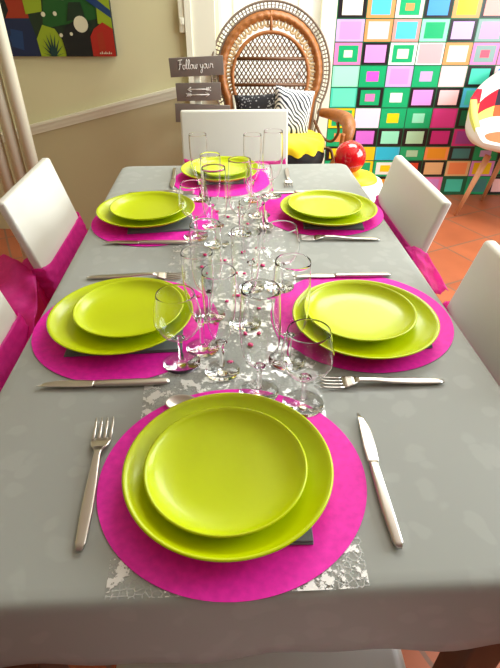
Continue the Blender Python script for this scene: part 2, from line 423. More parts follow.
# ------------------------------------------------------------------ wall mural of nested squares
C = dict(k=(26, 20, 24), w=(246, 246, 240), cr=(246, 240, 214), mi=(150, 232, 196), g=(8, 170, 108), dg=(14, 96, 60), tq=(70, 206, 178), cy=(80, 190, 226), bl=(70, 150, 226),
         or_=(250, 150, 90), ye=(250, 214, 20), sa=(240, 152, 146), li=(226, 150, 226), vi=(204, 170, 232), pp=(250, 202, 206), pk=(246, 130, 190), mg=(196, 40, 120), ma=(236, 90, 210),
         gt=(130, 160, 158), rd=(226, 70, 40), pe=(240, 196, 140), am=(240, 160, 40), lp=(246, 226, 244), pu=(150, 60, 140), te=(60, 130, 130), vp=(214, 110, 214), pg=(176, 220, 180), rp=(232, 84, 110))
ROWS = [  # top row first; every cell: nested colours from outside in
 [('dg', 'k', 'g'), ('k', 'or_', 'li'), ('g', 'ye'), ('k', 'lp'), ('w', 'mi'), ('k', 'am'), ('pk', 'sa'), ('g', 'mi')],
 [('k', 'mi'), ('or_', 'cy'), ('g', 'or_'), ('k', 'vi'), ('mi', 'g'), ('k', 'ye'), ('sa', 'pk'), ('g', 'w')],
 [('k', 'cr'), ('or_', 'cy'), ('pp', 'g', 'or_'), ('k', 'bl'), ('or_', 'ye'), ('k', 'sa'), ('g', 'tq'), ('k', 'pp')],
 [('vi', 'li'), ('or_', 'pp'), ('sa', 'cy'), ('mi', 'g'), ('k', 'vi'), ('gt', 'li'), ('pk', 'pp'), ('k', 'ye')],
 [('pk', 'g', 'cr'), ('k', 'li'), ('w', 'g', 'cr'), ('w', 'pk2'), ('or_', 'cr'), ('pk', 'gt', 'rp'), ('pk', 'or_'), ('g', 'w')],
 [('mi', 'mi2'), ('g', 'ma'), ('vi', 'li'), ('g', 'vi'), ('pp', 'pp2'), ('k', 'tq'), ('pp', 'bl'), ('k', 'or_')],
 [('tq', 'tq2'), ('k', 'g', 'pk'), ('g', 'w'), ('k', 'li'), ('k', 'pp'), ('cy', 'tq'), ('g', 'ye'), ('pp', 'vi')],
 [('ye', 'g', 'gt'), ('lp', 'lp2'), ('g', 'ye'), ('g', 'mi'), ('mg', 'mg2'), ('k', 'dg'), ('mg', 'pk'), ('k', 'mi')],
 [('g', 'or_'), ('k', 'vp'), ('k', 'mi'), ('k', 'pg'), ('k', 'mg'), ('mg', 'pu'), ('k', 'cy'), ('or_', 'ye')],
 [('k', 'ye'), ('ye', 'ye2'), ('cy', 'cy2'), ('g', 'pg'), ('or_', 'am'), ('k', 'te'), ('g', 'vi'), ('k', 'li')],
 [('g', 'ye'), ('ye', 'g'), ('g', 'w', 'ye'), ('k', 'rd'), ('k', 'pe'), ('pe', 'or_'), ('li', 'ye'), ('k', 'g')],
 [('k', 'li'), ('w', 'pp'), ('k', 'am'), ('g', 'pk'), ('pk', 'li'), ('dg', 'tq'), ('g', 'te'), ('k', 'pp')],
]
for a, o in (('pk2', (248, 170, 176)), ('mi2', (166, 236, 206)), ('pp2', (252, 214, 216)), ('tq2', (104, 220, 190)), ('lp2', (250, 220, 244)), ('mg2', (210, 56, 134)), ('ye2', (252, 200, 30)), ('cy2', (40, 190, 220))): C[a] = o
cw, ch = .1735, .1185
# row 2 of the list ends (its lower edge) at z 1.09
z_top = 1.102 + 3*ch
mural_mats = []; mi_of = {}
def mm(k):
    if k not in mi_of: mi_of[k] = len(mural_mats); mural_mats.append(flat(*C[k], rough=.32))
    return mi_of[k]
b = bmesh.new(); sm0 = .535
nrow = len(ROWS); mh = z_top
hts = []
z = z_top
edges = [z_top - i*ch for i in range(4)] + [.977, .848, .720, .596, .465, .345, .249, .136, .004]
box(b, (4*cw - .012, -.006, z_top/2 + .004), (8*cw+.03, .010, z_top), .0, mi=mm('dg'))
for i, row in enumerate(ROWS):
    zt, zb = edges[i], edges[i+1]
    for j, cell in enumerate(row):
        x0, x1 = j*cw, (j+1)*cw
        fx = {2: (.17, .30), 3: (.18, .36)}.get(len(cell), (.2,))
        rnd_in = rnd.uniform(.85, 1.15)
        for q, k in enumerate(cell):
            ins = (0, .14, .34)[q]*rnd_in
            if q == 1 and len(cell) == 2 and cell[0] in ('g',) and k not in ('te', 'tq', 'ye2'): ins = .27
            if q == 1 and k.endswith('2'): ins = .07
            w = x1-x0; h = zt-zb
            y = -.0112 - q*.0003
            poly(b, [(x0+ins*w, y, zb+ins*h), (x1-ins*w, y, zb+ins*h), (x1-ins*w, y, zt-ins*h), (x0+ins*w, y, zt-ins*h)], mm(k))
        # thin dark outline where two cells meet
        poly(b, [(x1-.003, -.0122, zb), (x1+.003, -.0122, zb), (x1+.003, -.0122, zt), (x1-.003, -.0122, zt)], mm('dg'))
    poly(b, [(0, -.0123, zb-.003), (8*cw, -.0123, zb-.003), (8*cw, -.0123, zb+.003), (0, -.0123, zb+.003)], mm('dg'))
o = obj('wall_mural', b, mural_mats, loc=W(sm0, FB, 0), rotz=-PSI, smooth=False)
tag(o, 'bright wall mural of many coloured nested squares covering the back wall', 'mural')

# ------------------------------------------------------------------ peacock chair
t = thing('peacock_chair', 'large brown rattan peacock chair with round fan back behind the table', 'chair', W(.108, 2.71, 0), -PSI)
zc, R = .892, .313
LEAN = .20
def bk(x, z, dy=0.0): return Vector((x, .14 + (z-.45)*LEAN + dy, z))       # point on the leaning back
def outline(r, zlow, wlow, n=40, cz=zc):
    P = []
    for k in range(n+1):
        a = math.radians(-28) + math.radians(236)*k/n
        P.append((r*math.cos(a), cz + r*math.sin(a)))
    x0, z0 = P[0]
    low = [(wlow + (x0-wlow)*s**.7, zlow + (z0-zlow)*s) for s in (0, .35, .7)]
    return low + P + [(-x, z) for x, z in reversed(low)]
b = bmesh.new()
tube(b, [bk(x, z) for x, z in outline(R, .45, .20)], .006, 8)
tube(b, [bk(x, z) for x, z in outline(R-.034, .45, .19)], .006, 8)
obj('rim_hoop', b, M['rattan_grey'], t)
b = bmesh.new()
oa, ob = outline(R, .45, .20, 64), outline(R-.034, .45, .19, 64)
for (x, z), (u, w) in zip(oa, ob):
    tube(b, [bk(x, z), bk(u, w)], .0036, 5)
tube(b, [bk((x+u)/2, (z+w)/2) for (x, z), (u, w) in zip(oa, ob)], .0016, 5)
obj('rim_spokes', b, M['rattan_grey'], t)
# wide woven band
b = bmesh.new()
oa, ob = outline(R-.036, .45, .188, 90), outline(R-.084, .45, .14, 90)
NB = len(oa)
def band(u, v):
    i = min(NB-1, int(round(u*(NB-1)))); x0, z0 = oa[i]; x1, z1 = ob[i]
    s = v; p = bk(x0+(x1-x0)*s, z0+(z1-z0)*s)
    p.y -= .022*math.sin(math.pi*s) + .0025*math.sin(i*1.9 + 3*s); return p
grid(b, band, NB-1, 8); o = obj('woven_band', b, M['rattan'], t); solid(o, .008)
# pale fan petals
b = bmesh.new()
for k in range(26):
    a = math.radians(-22 + 224*k/25); c_, s_ = math.cos(a), math.sin(a)
    L0, L1 = .204, .242
    tx, tz = -s_, c_; pts = []
    for q in range(13):
        an = math.pi*2*q/12; rr = (L0+L1)/2 + (L1-L0)/2*math.cos(an)*1.05; w = .017*math.sin(an)*(1.1+.3*math.cos(an))
        pts.append(bk(rr*c_ + tx*w, zc + rr*s_ + tz*w, -.004))
    tube(b, pts[:-1], .0058, 6, closed=True)
    tube(b, [bk(L0*c_, zc+L0*s_), bk(L1*c_, zc+L1*s_)], .0065, 6)
obj('fan_loops', b, M['rattan_pale'], t)
# inner arch with lattice
def arch(n=36, r=.200):
    P = [(.11, .64), (.16, .72), (.19, .80)]
    Q = [(r*math.cos(math.radians(180*k/n)), (zc-.02) + r*math.sin(math.radians(180*k/n))) for k in range(n+1)]
    return P + Q + [(-x, z) for x, z in reversed(P)]
A = arch()
b = bmesh.new(); tube(b, catmull([bk(x, z, -.012) for x, z in A], 2), .0095, 8)
tube(b, [bk(0, zc+R-.04, -.012), bk(0, (zc-.02)+.19, -.012)], .008, 6)
obj('inner_arch', b, M['rattan'], t)
def inside(x, z):
    c = False; n = len(A)
    for i in range(n):
        x1, z1 = A[i]; x2, z2 = A[(i+1) % n]
        if (z1 > z) != (z2 > z) and x < (x2-x1)*(z-z1)/(z2-z1)+x1: c = not c
    return c
b = bmesh.new()
for sgn in (1, -1):
    for k in range(-26, 27):
        off = k*.0235; run = None; seg = []
        for q in range(0, 121):
            z = .62 + q*.0045; x = off + sgn*(z-.87)*.72
            if inside(x, z): seg.append((x, z))
        if len(seg) > 2:
            (xa, za), (xb, zb) = seg[0], seg[-1]; tube(b, [bk(xa, za, -.004*sgn), bk(xb, zb, -.004*sgn)], .0032, 5)
obj('lattice', b, M['rattan_dark'], t)
for zz in (.955, .835):
    b = bmesh.new(); xs = max(x for x, z in [(q*.004, zz) for q in range(60)] if inside(x, z))
    tube(b, [bk(-xs, zz, -.012), bk(xs, zz, -.012)], .0085, 8); obj('cross_band', b, M['rattan_dark'], t)
# seat drum, base
b = bmesh.new(); lathe(b, [(0, .44), (.23, .44), (.25, .43), (.25, .40), (.22, .36), (.15, .22), (.16, .12), (.24, .02), (.26, 0), (.24, 0), (0, 0)], 40)
obj('hourglass_base', b, M['rattan'], t)
b = bmesh.new(); lathe(b, [(0, .462), (.25, .462), (.262, .452), (.262, .436), (.25, .43), (0, .43)], 40); obj('seat', b, M['rattan_dark'], t)
for sx in (-1, 1):                                    # arms: thick wrapped rail curving forward and down
    b = bmesh.new()
    p = catmull([(sx*.27, .21, .70), (sx*.335, .15, .70), (sx*.385, .05, .70), (sx*.395, -.04, .685), (sx*.385, -.085, .63), (sx*.36, -.07, .54), (sx*.30, -.05, .45)], 6)
    tube(b, p, [.020 + .016*math.sin(math.pi*min(1, i/len(p)*1.3)) for i in range(len(p))], 10)
    tube(b, catmull([(sx*.36, -.10, .66), (sx*.345, -.105, .56), (sx*.28, -.10, .45)], 6), .012, 8)
    tube(b, catmull([(sx*.40, -.02, .66), (sx*.37, -.03, .56), (sx*.31, -.0, .45)], 6), .012, 8)
    obj('arm', b, M['rattan'], t)
    b = bmesh.new()
    tube(b, catmull([(sx*.24, .14, .67), (sx*.28, .10, .60), (sx*.33, .07, .58), (sx*.36, .05, .63), (sx*.35, .05, .68)], 5), .008, 6)
    tube(b, catmull([(sx*.25, .06, .47), (sx*.27, .05, .54), (sx*.32, .03, .55), (sx*.34, .02, .50)], 5), .008, 6)
    obj('arm_scroll', b, M['rattan_dark'], t)

def pillow_bm(w, h, d, n=18, pw=.5):
    bm = bmesh.new()
    for side in (1, -1):
        def f(u, v):
            x, y = u*2-1, v*2-1
            e = max(0, (1-x**4)*(1-y**4))**pw
            pinch = 1 - .06*(1-abs(y))*0 + 0
            xx = x*w/2*(1-.07*(1-y*y)*x*x); yy = y*h/2*(1-.07*(1-x*x)*y*y)
            return (xx, side*d/2*e, yy)
        grid(bm, f, n, n)
    bmesh.ops.remove_doubles(bm, verts=bm.verts, dist=1e-5)
    bmesh.ops.recalc_face_normals(bm, faces=bm.faces)
    return bm
# seat cushion: yellow top over a black underside
t = thing('seat_cushion', 'plump yellow seat cushion with black underside on the peacock chair', 'cushion', W(.196, 2.74, .466), -PSI)
t.scale = (.88, .88, 1)
b = bmesh.new()
def cush(u, v):
    a = 2*math.pi*u; r = .228*math.sin(min(1, v*1.02)*math.pi/2)**.6
    q = 1 + .03*math.cos(a*14)*v**3
    zz = .052*max(0, 1-(v**5)) + .108 - .018*(math.cos(a*14)*.5+.5)*v**2
    return (r*q*math.cos(a), r*q*math.sin(a), zz)
grid(b, cush, 84, 14, cu=True); bmesh.ops.remove_doubles(b, verts=b.verts, dist=1e-4); obj('cushion_top', b, M['yellow'], t)
b = bmesh.new(); lathe(b, [(0, 0), (.19, 0), (.222, .025), (.232, .06), (.226, .10), (.205, .118), (0, .118)], 48); obj('cushion_base', b, M['black_fab'], t)
def place_pillow(name, label, bm, m, s, F, z, tilt, roll, yaw):
    o = obj(name, bm, m); o.location = W(s, F, z)
    o.rotation_euler = (Matrix.Rotation(-PSI+yaw, 4, 'Z') @ Matrix.Rotation(tilt, 4, 'X') @ Matrix.Rotation(roll, 4, 'Y')).to_euler()
    return tag(o, label, 'pillow')
place_pillow('scatter_pillow', 'white scatter pillow with dark leaf print on the peacock chair', pillow_bm(.21, .25, .10), M['leaf_fabric'], .222, 2.815, .712, math.radians(-14), math.radians(9), math.radians(6))
place_pillow('scatter_pillow', 'black dotted scatter pillow leaning behind the leaf print one', pillow_bm(.27, .24, .09), M['dark_print'], .055, 2.85, .685, math.radians(-14), math.radians(-5), math.radians(-8))

# ------------------------------------------------------------------ signpost with planks
t = thing('signpost', 'slim signpost with taupe direction planks between the wall rail and the peacock chair', 'signpost', W(-.252, 2.62, 0), -PSI)
b = bmesh.new(); box(b, (0, .012, .49), (.03, .016, .96), .002); obj('post', b, M['ivory_paint'], t)
b = bmesh.new(); box(b, (0, .012, .012), (.26, .2, .024), .004); obj('foot_plate', b, M['ivory_paint'], t)
def plank(xc, zc_, w, h, rot):
    bm = bmesh.new(); box(bm, (0, 0, 0), (w, .012, h), .0015)
    o = obj('plank', bm, M['sign'], t); o.location = (xc, -.006, zc_); o.rotation_euler = (0, rot, 0); return o
def stroke(bm, pts, rad): tube(bm, [(x, -.0078, z) for x, z in pts], rad, 5)
p1 = plank(.002, .958, .252, .080, math.radians(-2.6))
CUR = {  # handwriting strokes, x-height 1
 'F': [[(.05, 1.9), (.5, 2.05), (1.15, 2.1)], [(.65, 2.05), (.5, 1.2), (.3, .2), (.05, -.05)], [(.2, 1.05), (.9, 1.15)]],
 'o': [[(.45, .95), (.15, .8), (.05, .35), (.3, .0), (.6, .2), (.65, .7), (.45, .95), (.75, .85)]],
 'l': [[(.0, .1), (.3, .9), (.5, 1.8), (.35, 2.1), (.2, 1.5), (.15, .4), (.35, .0), (.55, .2)]],
 'w': [[(.05, .95), (.1, .2), (.3, .0), (.5, .5), (.55, .9), (.55, .2), (.75, .0), (.95, .5), (.95, .95), (1.15, .85)]],
 'y': [[(.05, .95), (.1, .3), (.35, .15), (.6, .6), (.65, .95), (.55, .0), (.35, -.9), (.1, -.95), (.1, -.5), (.75, .3)]],
 'u': [[(.05, .95), (.05, .25), (.3, .0), (.55, .4), (.62, .95), (.6, .2), (.8, .05)]],
 'r': [[(.05, .1), (.2, .9), (.3, 1.0), (.4, .8), (.7, .85), (.62, .3), (.8, .05)]]}
ADV = {'F': 1.1, 'o': .78, 'l': .56, 'w': 1.15, 'y': .85, 'u': .85, 'r': .8, ' ': .6}
b = bmesh.new(); x = 0; sc_ = .0185; txt = 'Follow your'; tot = sum(ADV[c] for c in txt)
for c in txt:
    for s in CUR.get(c, []):
        stroke(b, [((x + p.x - tot/2)*sc_ - .004, (p.y - .45)*sc_) for p in catmull([(a[0], a[1], 0) for a in s], 4)], .0016)
    x += ADV[c]
obj('lettering', b, M['sign_ink'], p1)
p2 = plank(.005, .850, .214, .078, math.radians(-1.2))
b = bmesh.new()
for zz, d_ in ((.012, -1), (-.012, 1)):
    stroke(b, [(-.05, zz), (.05, zz)], .0022)
    stroke(b, [(d_*.034, zz+.009), (d_*.052, zz), (d_*.034, zz-.009)], .002)
    for q in range(3): stroke(b, [(-d_*(.034+q*.008), zz), (-d_*(.044+q*.008), zz+.008)], .0016); stroke(b, [(-d_*(.034+q*.008), zz), (-d_*(.044+q*.008), zz-.008)], .0016)
obj('arrow_marks', b, M['sign_ink'], p2)
plank(.02, .752, .268, .085, math.radians(2))

# ------------------------------------------------------------------ red ball on a white pot
t = thing('round_pot', 'white round pot with yellow top beside the far table corner', 'pot', W(.505, 2.39, 0), -PSI)
t.scale = (.95, .95, 1.065)
b = bmesh.new(); lathe(b, [(0, 0), (.11, 0), (.13, .02), (.155, .20), (.158, .36), (.15, .44), (.138, .468), (.125, .47), (0, .47)], 48); obj('pot_body', b, M['white_pot'], t)
b = bmesh.new(); lathe(b, [(0, .500), (.06, .499), (.095, .493), (.112, .480), (.116, .468), (.11, .462), (0, .462)], 48); obj('pot_lid', b, M['yellow_pot'], t)
b = bmesh.new(); lathe(b, [(.0735*math.sin(math.pi*k/24), -.0735*math.cos(math.pi*k/24)) for k in range(25)], 40)
o = obj('red_ball', b, M['red_gloss'], loc=W(.470, 2.38, .6085)); tag(o, 'glossy red ball resting on the yellow topped pot', 'ball')

# ------------------------------------------------------------------ patchwork armchair
t = thing('patchwork_armchair', 'patchwork fabric tub armchair on splayed wooden legs before the mural', 'armchair', W(1.665, 3.20, 0), -PSI + math.radians(45))
PM = [M['knit'], flat(190, 20, 50, .9), flat(240, 236, 228, .9), flat(44, 40, 56, .9), flat(224, 228, 110, .9), flat(236, 96, 56, .9), M['speckle'], flat(60, 110, 180, .9), flat(30, 120, 80, .9)]
NU, NV = 72, 22
def rimh(a):      # a: 0 at the back, pi at the front
    f = abs(a)/math.pi
    return .83 - .13*min(1, max(0, (f-.16)/.24)) - .19*max(0, min(1, (f-.52)/.22))
def shell(u, v):
    a = (u*2-1)*math.pi
    cx, cy = math.sin(a), math.cos(a)
    rx, ry = .30, .28
    top = rimh(a)
    if v < .3: s = v/.3; r = .90*s; z = .465 + .012*s**3
    else:
        s = (v-.3)/.7; r = .90 + .12*math.sin(min(1, s*2.6)*math.pi/2) + .03*s
        z = .477 + (top-.477)*s**1.15
    return (cx*rx*r, cy*ry*r + (.05*max(0, cy)*max(0, v-.3)), z)
b = bmesh.new()
pr = random.Random(4); patch = {}
def pmi(i, j):
    if j < 11: return 0
    k = (i//6, 0 if j < 14 else 1 if j < 18 else 2)
    if k not in patch: patch[k] = pr.choice([1, 2, 3, 4, 5, 6, 2, 7, 8])
    return patch[k]
for k, v_ in {**{(q, r): 0 for q in (0, 1, 2, 10, 11) for r in (0, 1, 2)}, (2, 2): 4, (3, 0): 0, (3, 1): 4, (3, 2): 1, (4, 0): 4, (4, 1): 1, (4, 2): 2, (5, 0): 5, (5, 1): 3, (5, 2): 2, (6, 0): 5, (6, 1): 3, (6, 2): 2, (7, 0): 5, (7, 1): 6, (7, 2): 7, (8, 0): 4, (8, 1): 6, (8, 2): 2}.items(): patch[k] = v_
grid(b, shell, NU, NV, cu=True, mi=pmi)
bmesh.ops.remove_doubles(b, verts=b.verts, dist=1e-5)
o = obj('tub_shell', b, PM, t, rotz=math.radians(-60)); solid(o, .035, 0)
b = bmesh.new(); lathe(b, [(0, .50), (.15, .50), (.20, .488), (.215, .465), (.2, .44), (0, .435)], 40); obj('seat_pad', b, flat(224, 110, 70, .9), t)
for sx in (-1, 1):
    for sy in (-1, 1):
        b = bmesh.new(); tube(b, [(sx*.155, sy*.10, .40), (sx*.205, sy*.19, .0)], [.021, .012], 12); obj('leg', b, M['beech'], t)

# ------------------------------------------------------------------ the dining table
TX0, TX1, TY0, TY1, TZ = -.367, .427, .262, 1.785, .75
tcx, tcy = (TX0+TX1)/2, (TY0+TY1)/2
t = thing('dining_table', 'long rectangular dining table under the grey cloth', 'table', (tcx, tcy, 0))
b = bmesh.new(); box(b, (0, 0, TZ-.019), (TX1-TX0-.016, TY1-TY0-.016, .030), .004); obj('table_top', b, M['wood_dark'], t)
for sx in (-1, 1):
    for sy in (-1, 1):
        b = bmesh.new(); box(b, (sx*.335, sy*.69, (TZ-.034)/2), (.055, .055, TZ-.034), .004); obj('leg', b, M['wood_dark'], t)
# tablecloth
b = bmesh.new()
def rr_loop(off, z, wob=0.0, N=400):
    r = .035; hx, hy = (TX1-TX0)/2 - r, (TY1-TY0)/2 - r
    P = []
    per = [(hx, -hy, 0, 1, 2*hy), (hx, hy, 'c', 0, r*math.pi/2), (hx, hy, -1, 0, 2*hx), (-hx, hy, 'c', 1, r*math.pi/2), (-hx, hy, 0, -1, 2*hy), (-hx, -hy, 'c', 2, r*math.pi/2), (-hx, -hy, 1, 0, 2*hx), (hx, -hy, 'c', 3, r*math.pi/2)]
    nrm = [(1, 0), None, (0, 1), None, (-1, 0), None, (0, -1), None]
    tot = sum(p[4] for p in per); k = 0; acc = 0
    for s, p in enumerate(per):
        cnt = 8 if p[2] == 'c' else int(round(p[4]/.018))
        for q in range(cnt):
            f = q/cnt
            if p[2] == 'c':
                a = p[3]*math.pi/2 + f*math.pi/2; n = (math.cos(a), math.sin(a)); c = (p[0], p[1])
            else:
                n = nrm[s]; c = (p[0]+p[2]*p[4]*f, p[1]+p[3]*p[4]*f)
            L = acc + p[4]*f
            ww = wob*(math.sin(L*2*math.pi/.31 + 1) + .6*math.sin(L*2*math.pi/.137 + 2.3))
            if p[2] == 'c': ww += abs(wob)*2.2*math.sin(f*math.pi)
            P.append((tcx + c[0] + n[0]*(r+off+ww), tcy + c[1] + n[1]*(r+off+ww), z))
        acc += p[4]
    return P
loops = [rr_loop(-.020, TZ), rr_loop(-.010, TZ-.0004), rr_loop(-.004, TZ-.002), rr_loop(0, TZ-.006), rr_loop(.002, TZ-.013), rr_loop(.004, TZ-.03, .0004), rr_loop(.007, TZ-.06, .0014), rr_loop(.010, TZ-.09, .0024), rr_loop(.012, TZ-.110, .003)]
rings = [[b.verts.new(p) for p in L] for L in loops]
b.faces.new(rings[0])
for a, c in zip(rings, rings[1:]):
    n = len(a)
    for k in range(n): b.faces.new((a[k], c[k], c[(k+1) % n], a[(k+1) % n]))
bmesh.ops.recalc_face_normals(b, faces=b.faces)
o = obj('tablecloth', b, M['cloth']); solid(o, .0012, -1); tag(o, 'grey damask tablecloth draped over the long dining table', 'tablecloth')
for p in o.data.polygons:
    if len(p.vertices) > 4: p.use_smooth = False
# runner
b = bmesh.new()
grid(b, lambda u, v: (-.138 + .277*u + .003*math.sin(v*31)*(2*u-1), TY0+.004 + (TY1-TY0-.02)*v, TZ+.0008), 6, 60)
o = obj('table_runner', b, M['runner']); tag(o, 'silver flecked lacy runner down the middle of the grey cloth', 'table runner')

# ------------------------------------------------------------------ place settings
PLACES = ['at the near end of the table', 'at the nearer left chair', 'at the nearer right chair', 'at the farther left chair', 'at the farther right chair', 'at the far end of the table']
MATS = [(-.003, .421, .1715), (-.193, .779, .170), (.248, .784, .170), (-.195, 1.284, .170), (.262, 1.322, .170), (-.015, 1.61, .160)]
DIN = [(-.008, .415), (-.200, .776), (.243, .745), (-.220, 1.296), (.272, 1.285), (-.020, 1.645)]
DES = [(-.011, .411), (-.188, .790), (.238, .760), (-.216, 1.306), (.265, 1.300), (-.018, 1.655)]
NAP = [(.013, .396, .152, .155, -.03), (-.188, .757, .200, .15, .03), (.262, .752, .16, .17, .1), (-.180, 1.266, .168, .145, .09), (.278, 1.262, .156, .145, -.08), (-.02, 1.64, .15, .16, 0)]
for k in range(6):
    x, y, r = MATS[k]
    b = bmesh.new(); lathe(b, [(0, .0006), (r, .0006), (r, 0), (0, 0)], 96)
    o = obj('placemat', b, M['placemat'], loc=(x, y, TZ+.0014), smooth=False); o.scale = (1, 1 if k else .955, 1)
    tag(o, 'round fuchsia placemat ' + PLACES[k], 'placemat', 'fuchsia placemats')
for k in range(6):
    x, y, w, h, a = NAP[k]
    b = bmesh.new(); box(b, (0, 0, .0012), (w, h, .0024), .0006, 1); box(b, (.001, .001, .0036), (w-.002, h-.002, .0022), .0006, 1)
    o = obj('napkin', b, M['napkin'], loc=(x, y, TZ+.0022), rotz=a, smooth=False)
    tag(o, 'folded grey paper napkin under the plates ' + PLACES[k], 'napkin', 'grey napkins')
def plate_bm(R, h):
    foot = R*.56
    prof = [(0, .003), (foot-.006, .003), (foot-.003, 0), (foot, 0), (foot+.003, .003), (R*.8, .0085*h/.022), (R*.94, h*.72), (R-.002, h-.0016), (R, h), (R-.0028, h+.0012), (R*.945, h*.86), (R*.86, h*.56), (R*.74, h*.36), (R*.55, h*.30), (R*.3, h*.27), (0, h*.26)]
    return lathe(bmesh.new(), prof, 96)
def plate(kind, R, h, pos, labels, group, cat):
    first = None
    for k, (x, y, z) in enumerate(pos):
        if first is None:
            o = obj(kind, plate_bm(R, h), M['lime']); first = o
        else: o = first.copy(); COL.objects.link(o)
        o.location = (x, y, z); tag(o, labels[k], cat, group)
zp = TZ + .0022 + .0047 + .0003
plate('dinner_plate', .1310, .023, [(x, y, zp) for x, y in DIN], ['large lime green dinner plate ' + p for p in PLACES], 'lime dinner plates', 'plate')
plate('dessert_plate', .1015, .020, [(x, y, zp+.0067) for x, y in DES], ['smaller lime green plate stacked on the dinner plate ' + p for p in PLACES], 'lime dessert plates', 'plate')

# cutlery: local Y runs from handle end to tip
def fork(label, x, y, rz, L=.205):
    t = thing('fork', label, 'fork', (x, y, TZ+.0006), rz, 'steel forks')
    b = bmesh.new(); s = L/.205
    loft(b, [(0, 0, .0035, .004, .0012), (.01*s, 0, .0062, .004, .0018), (.05*s, 0, .0075, .005, .002), (.085*s, 0, .0068, .0065, .002), (.115*s, 0, .0052, .009, .0018), (.137*s, 0, .0045, .0095, .0016), (.148*s, 0, .0075, .0085, .0014)])
    obj('handle', b, M['steel'], t)
    b = bmesh.new()
    loft(b, [(.143*s, 0, .0060, .0088, .0011), (.152*s, 0, .0118, .007, .001), (.160*s, 0, .0136, .005, .001), (.167*s, 0, .0140, .0038, .001)], power=.4)
    for q in range(4):
        xc = -.0117 + q*.0078
        loft(b, [(.165*s, xc, .0022, .0040, .001), (.180*s, xc, .0020, .0028, .001), (.195*s, xc*1.02, .0017, .004, .0009), (.205*s, xc*1.02, .0009, .0072, .0006)], 8)
    obj('tines', b, M['steel'], t)
    return t
def knife(label, x, y, rz, L=.213):
    t = thing('knife', label, 'knife', (x, y, TZ+.0006), rz, 'steel knives'); s = L/.213
    b = bmesh.new()
    loft(b, [(0, .003, .003, .004, .002), (.006*s, .003, .006, .004, .0034), (.05*s, .001, .0072, .0045, .0042), (.09*s, 0, .0066, .005, .004), (.118*s, 0, .0062, .005, .0034), (.121*s, 0, .0062, .005, .0028)])
    obj('handle', b, M['steel'], t)
    b = bmesh.new()
    loft(b, [(.1215*s, 0, .0064, .005, .0012), (.124*s, 0, .0078, .005, .0010), (.150*s, .0006, .0088, .005, .0009), (.18*s, .001, .0078, .005, .0008), (.2*s, -.0008, .0048, .005, .0006), (.213*s, -.004, .0008, .005, .0004)], power=.8)
    obj('blade', b, M['steel'], t)
    return t
def spoon(label, x, y, rz, L=.15):
    t = thing('spoon', label, 'spoon', (x, y, TZ+.0012), rz, 'steel dessert spoons'); s = L/.15
    b = bmesh.new()
    loft(b, [(0, 0, .003, .003, .0012), (.01*s, 0, .0055, .003, .0016), (.05*s, 0, .0045, .004, .0018), (.09*s, 0, .003, .008, .0017), (.108*s, 0, .004, .0085, .0013)])
    obj('handle', b, M['steel'], t)
    b = bmesh.new()
    def f(u, v):
        a = 2*math.pi*u; X = .0155*v*math.cos(a); Y = .128*s + .023*v*math.sin(a)*(1 - .12*math.sin(a))
        return (X, Y, .001 + .0075*v*v)
    grid(b, f, 28, 8, cu=True); bmesh.ops.remove_doubles(b, verts=b.verts, dist=1e-6); o = obj('bowl', b, M['steel'], t); solid(o, .001, 1)
    return t
def between(fn, label, a, bpt):
    d = Vector((bpt[0]-a[0], bpt[1]-a[1])); L = d.length
    return fn(label, a[0], a[1], math.atan2(-d.x, d.y), L)
between(fork, 'steel fork lying left of the near end placemat', (-.176, .320), (-.186, .526))
between(knife, 'steel knife lying right of the near end placemat', (.179, .307), (.186, .520))
between(knife, 'steel knife on the near side of the nearer left placemat', (-.100, .603), (-.308, .606))
between(fork, 'steel fork on the far side of the nearer left placemat', (-.308, .958), (-.098, .957))
between(fork, 'steel fork on the near side of the nearer right placemat', (.337, .586), (.137, .592))
between(knife, 'steel knife on the far side of the nearer right placemat', (.350, .937), (.135, .942))
between(knife, 'steel knife on the near side of the farther left placemat', (-.100, 1.124), (-.308, 1.135))
between(fork, 'steel fork on the far side of the farther left placemat', (-.300, 1.487), (-.100, 1.485))
between(fork, 'steel fork on the near side of the farther right placemat', (.375, 1.124), (.175, 1.142))
between(knife, 'steel knife on the far side of the farther right placemat', (.325, 1.470), (.112, 1.472))
between(knife, 'steel knife left of the far end placemat', (-.176, 1.73), (-.172, 1.520))
between(fork, 'steel fork right of the far end placemat', (.205, 1.715), (.192, 1.520))
between(spoon, 'steel dessert spoon above the near end plates', (.020, .556), (-.098, .552))
between(spoon, 'steel dessert spoon by the glasses near the farther right plates', (.103, 1.33), (.100, 1.185))

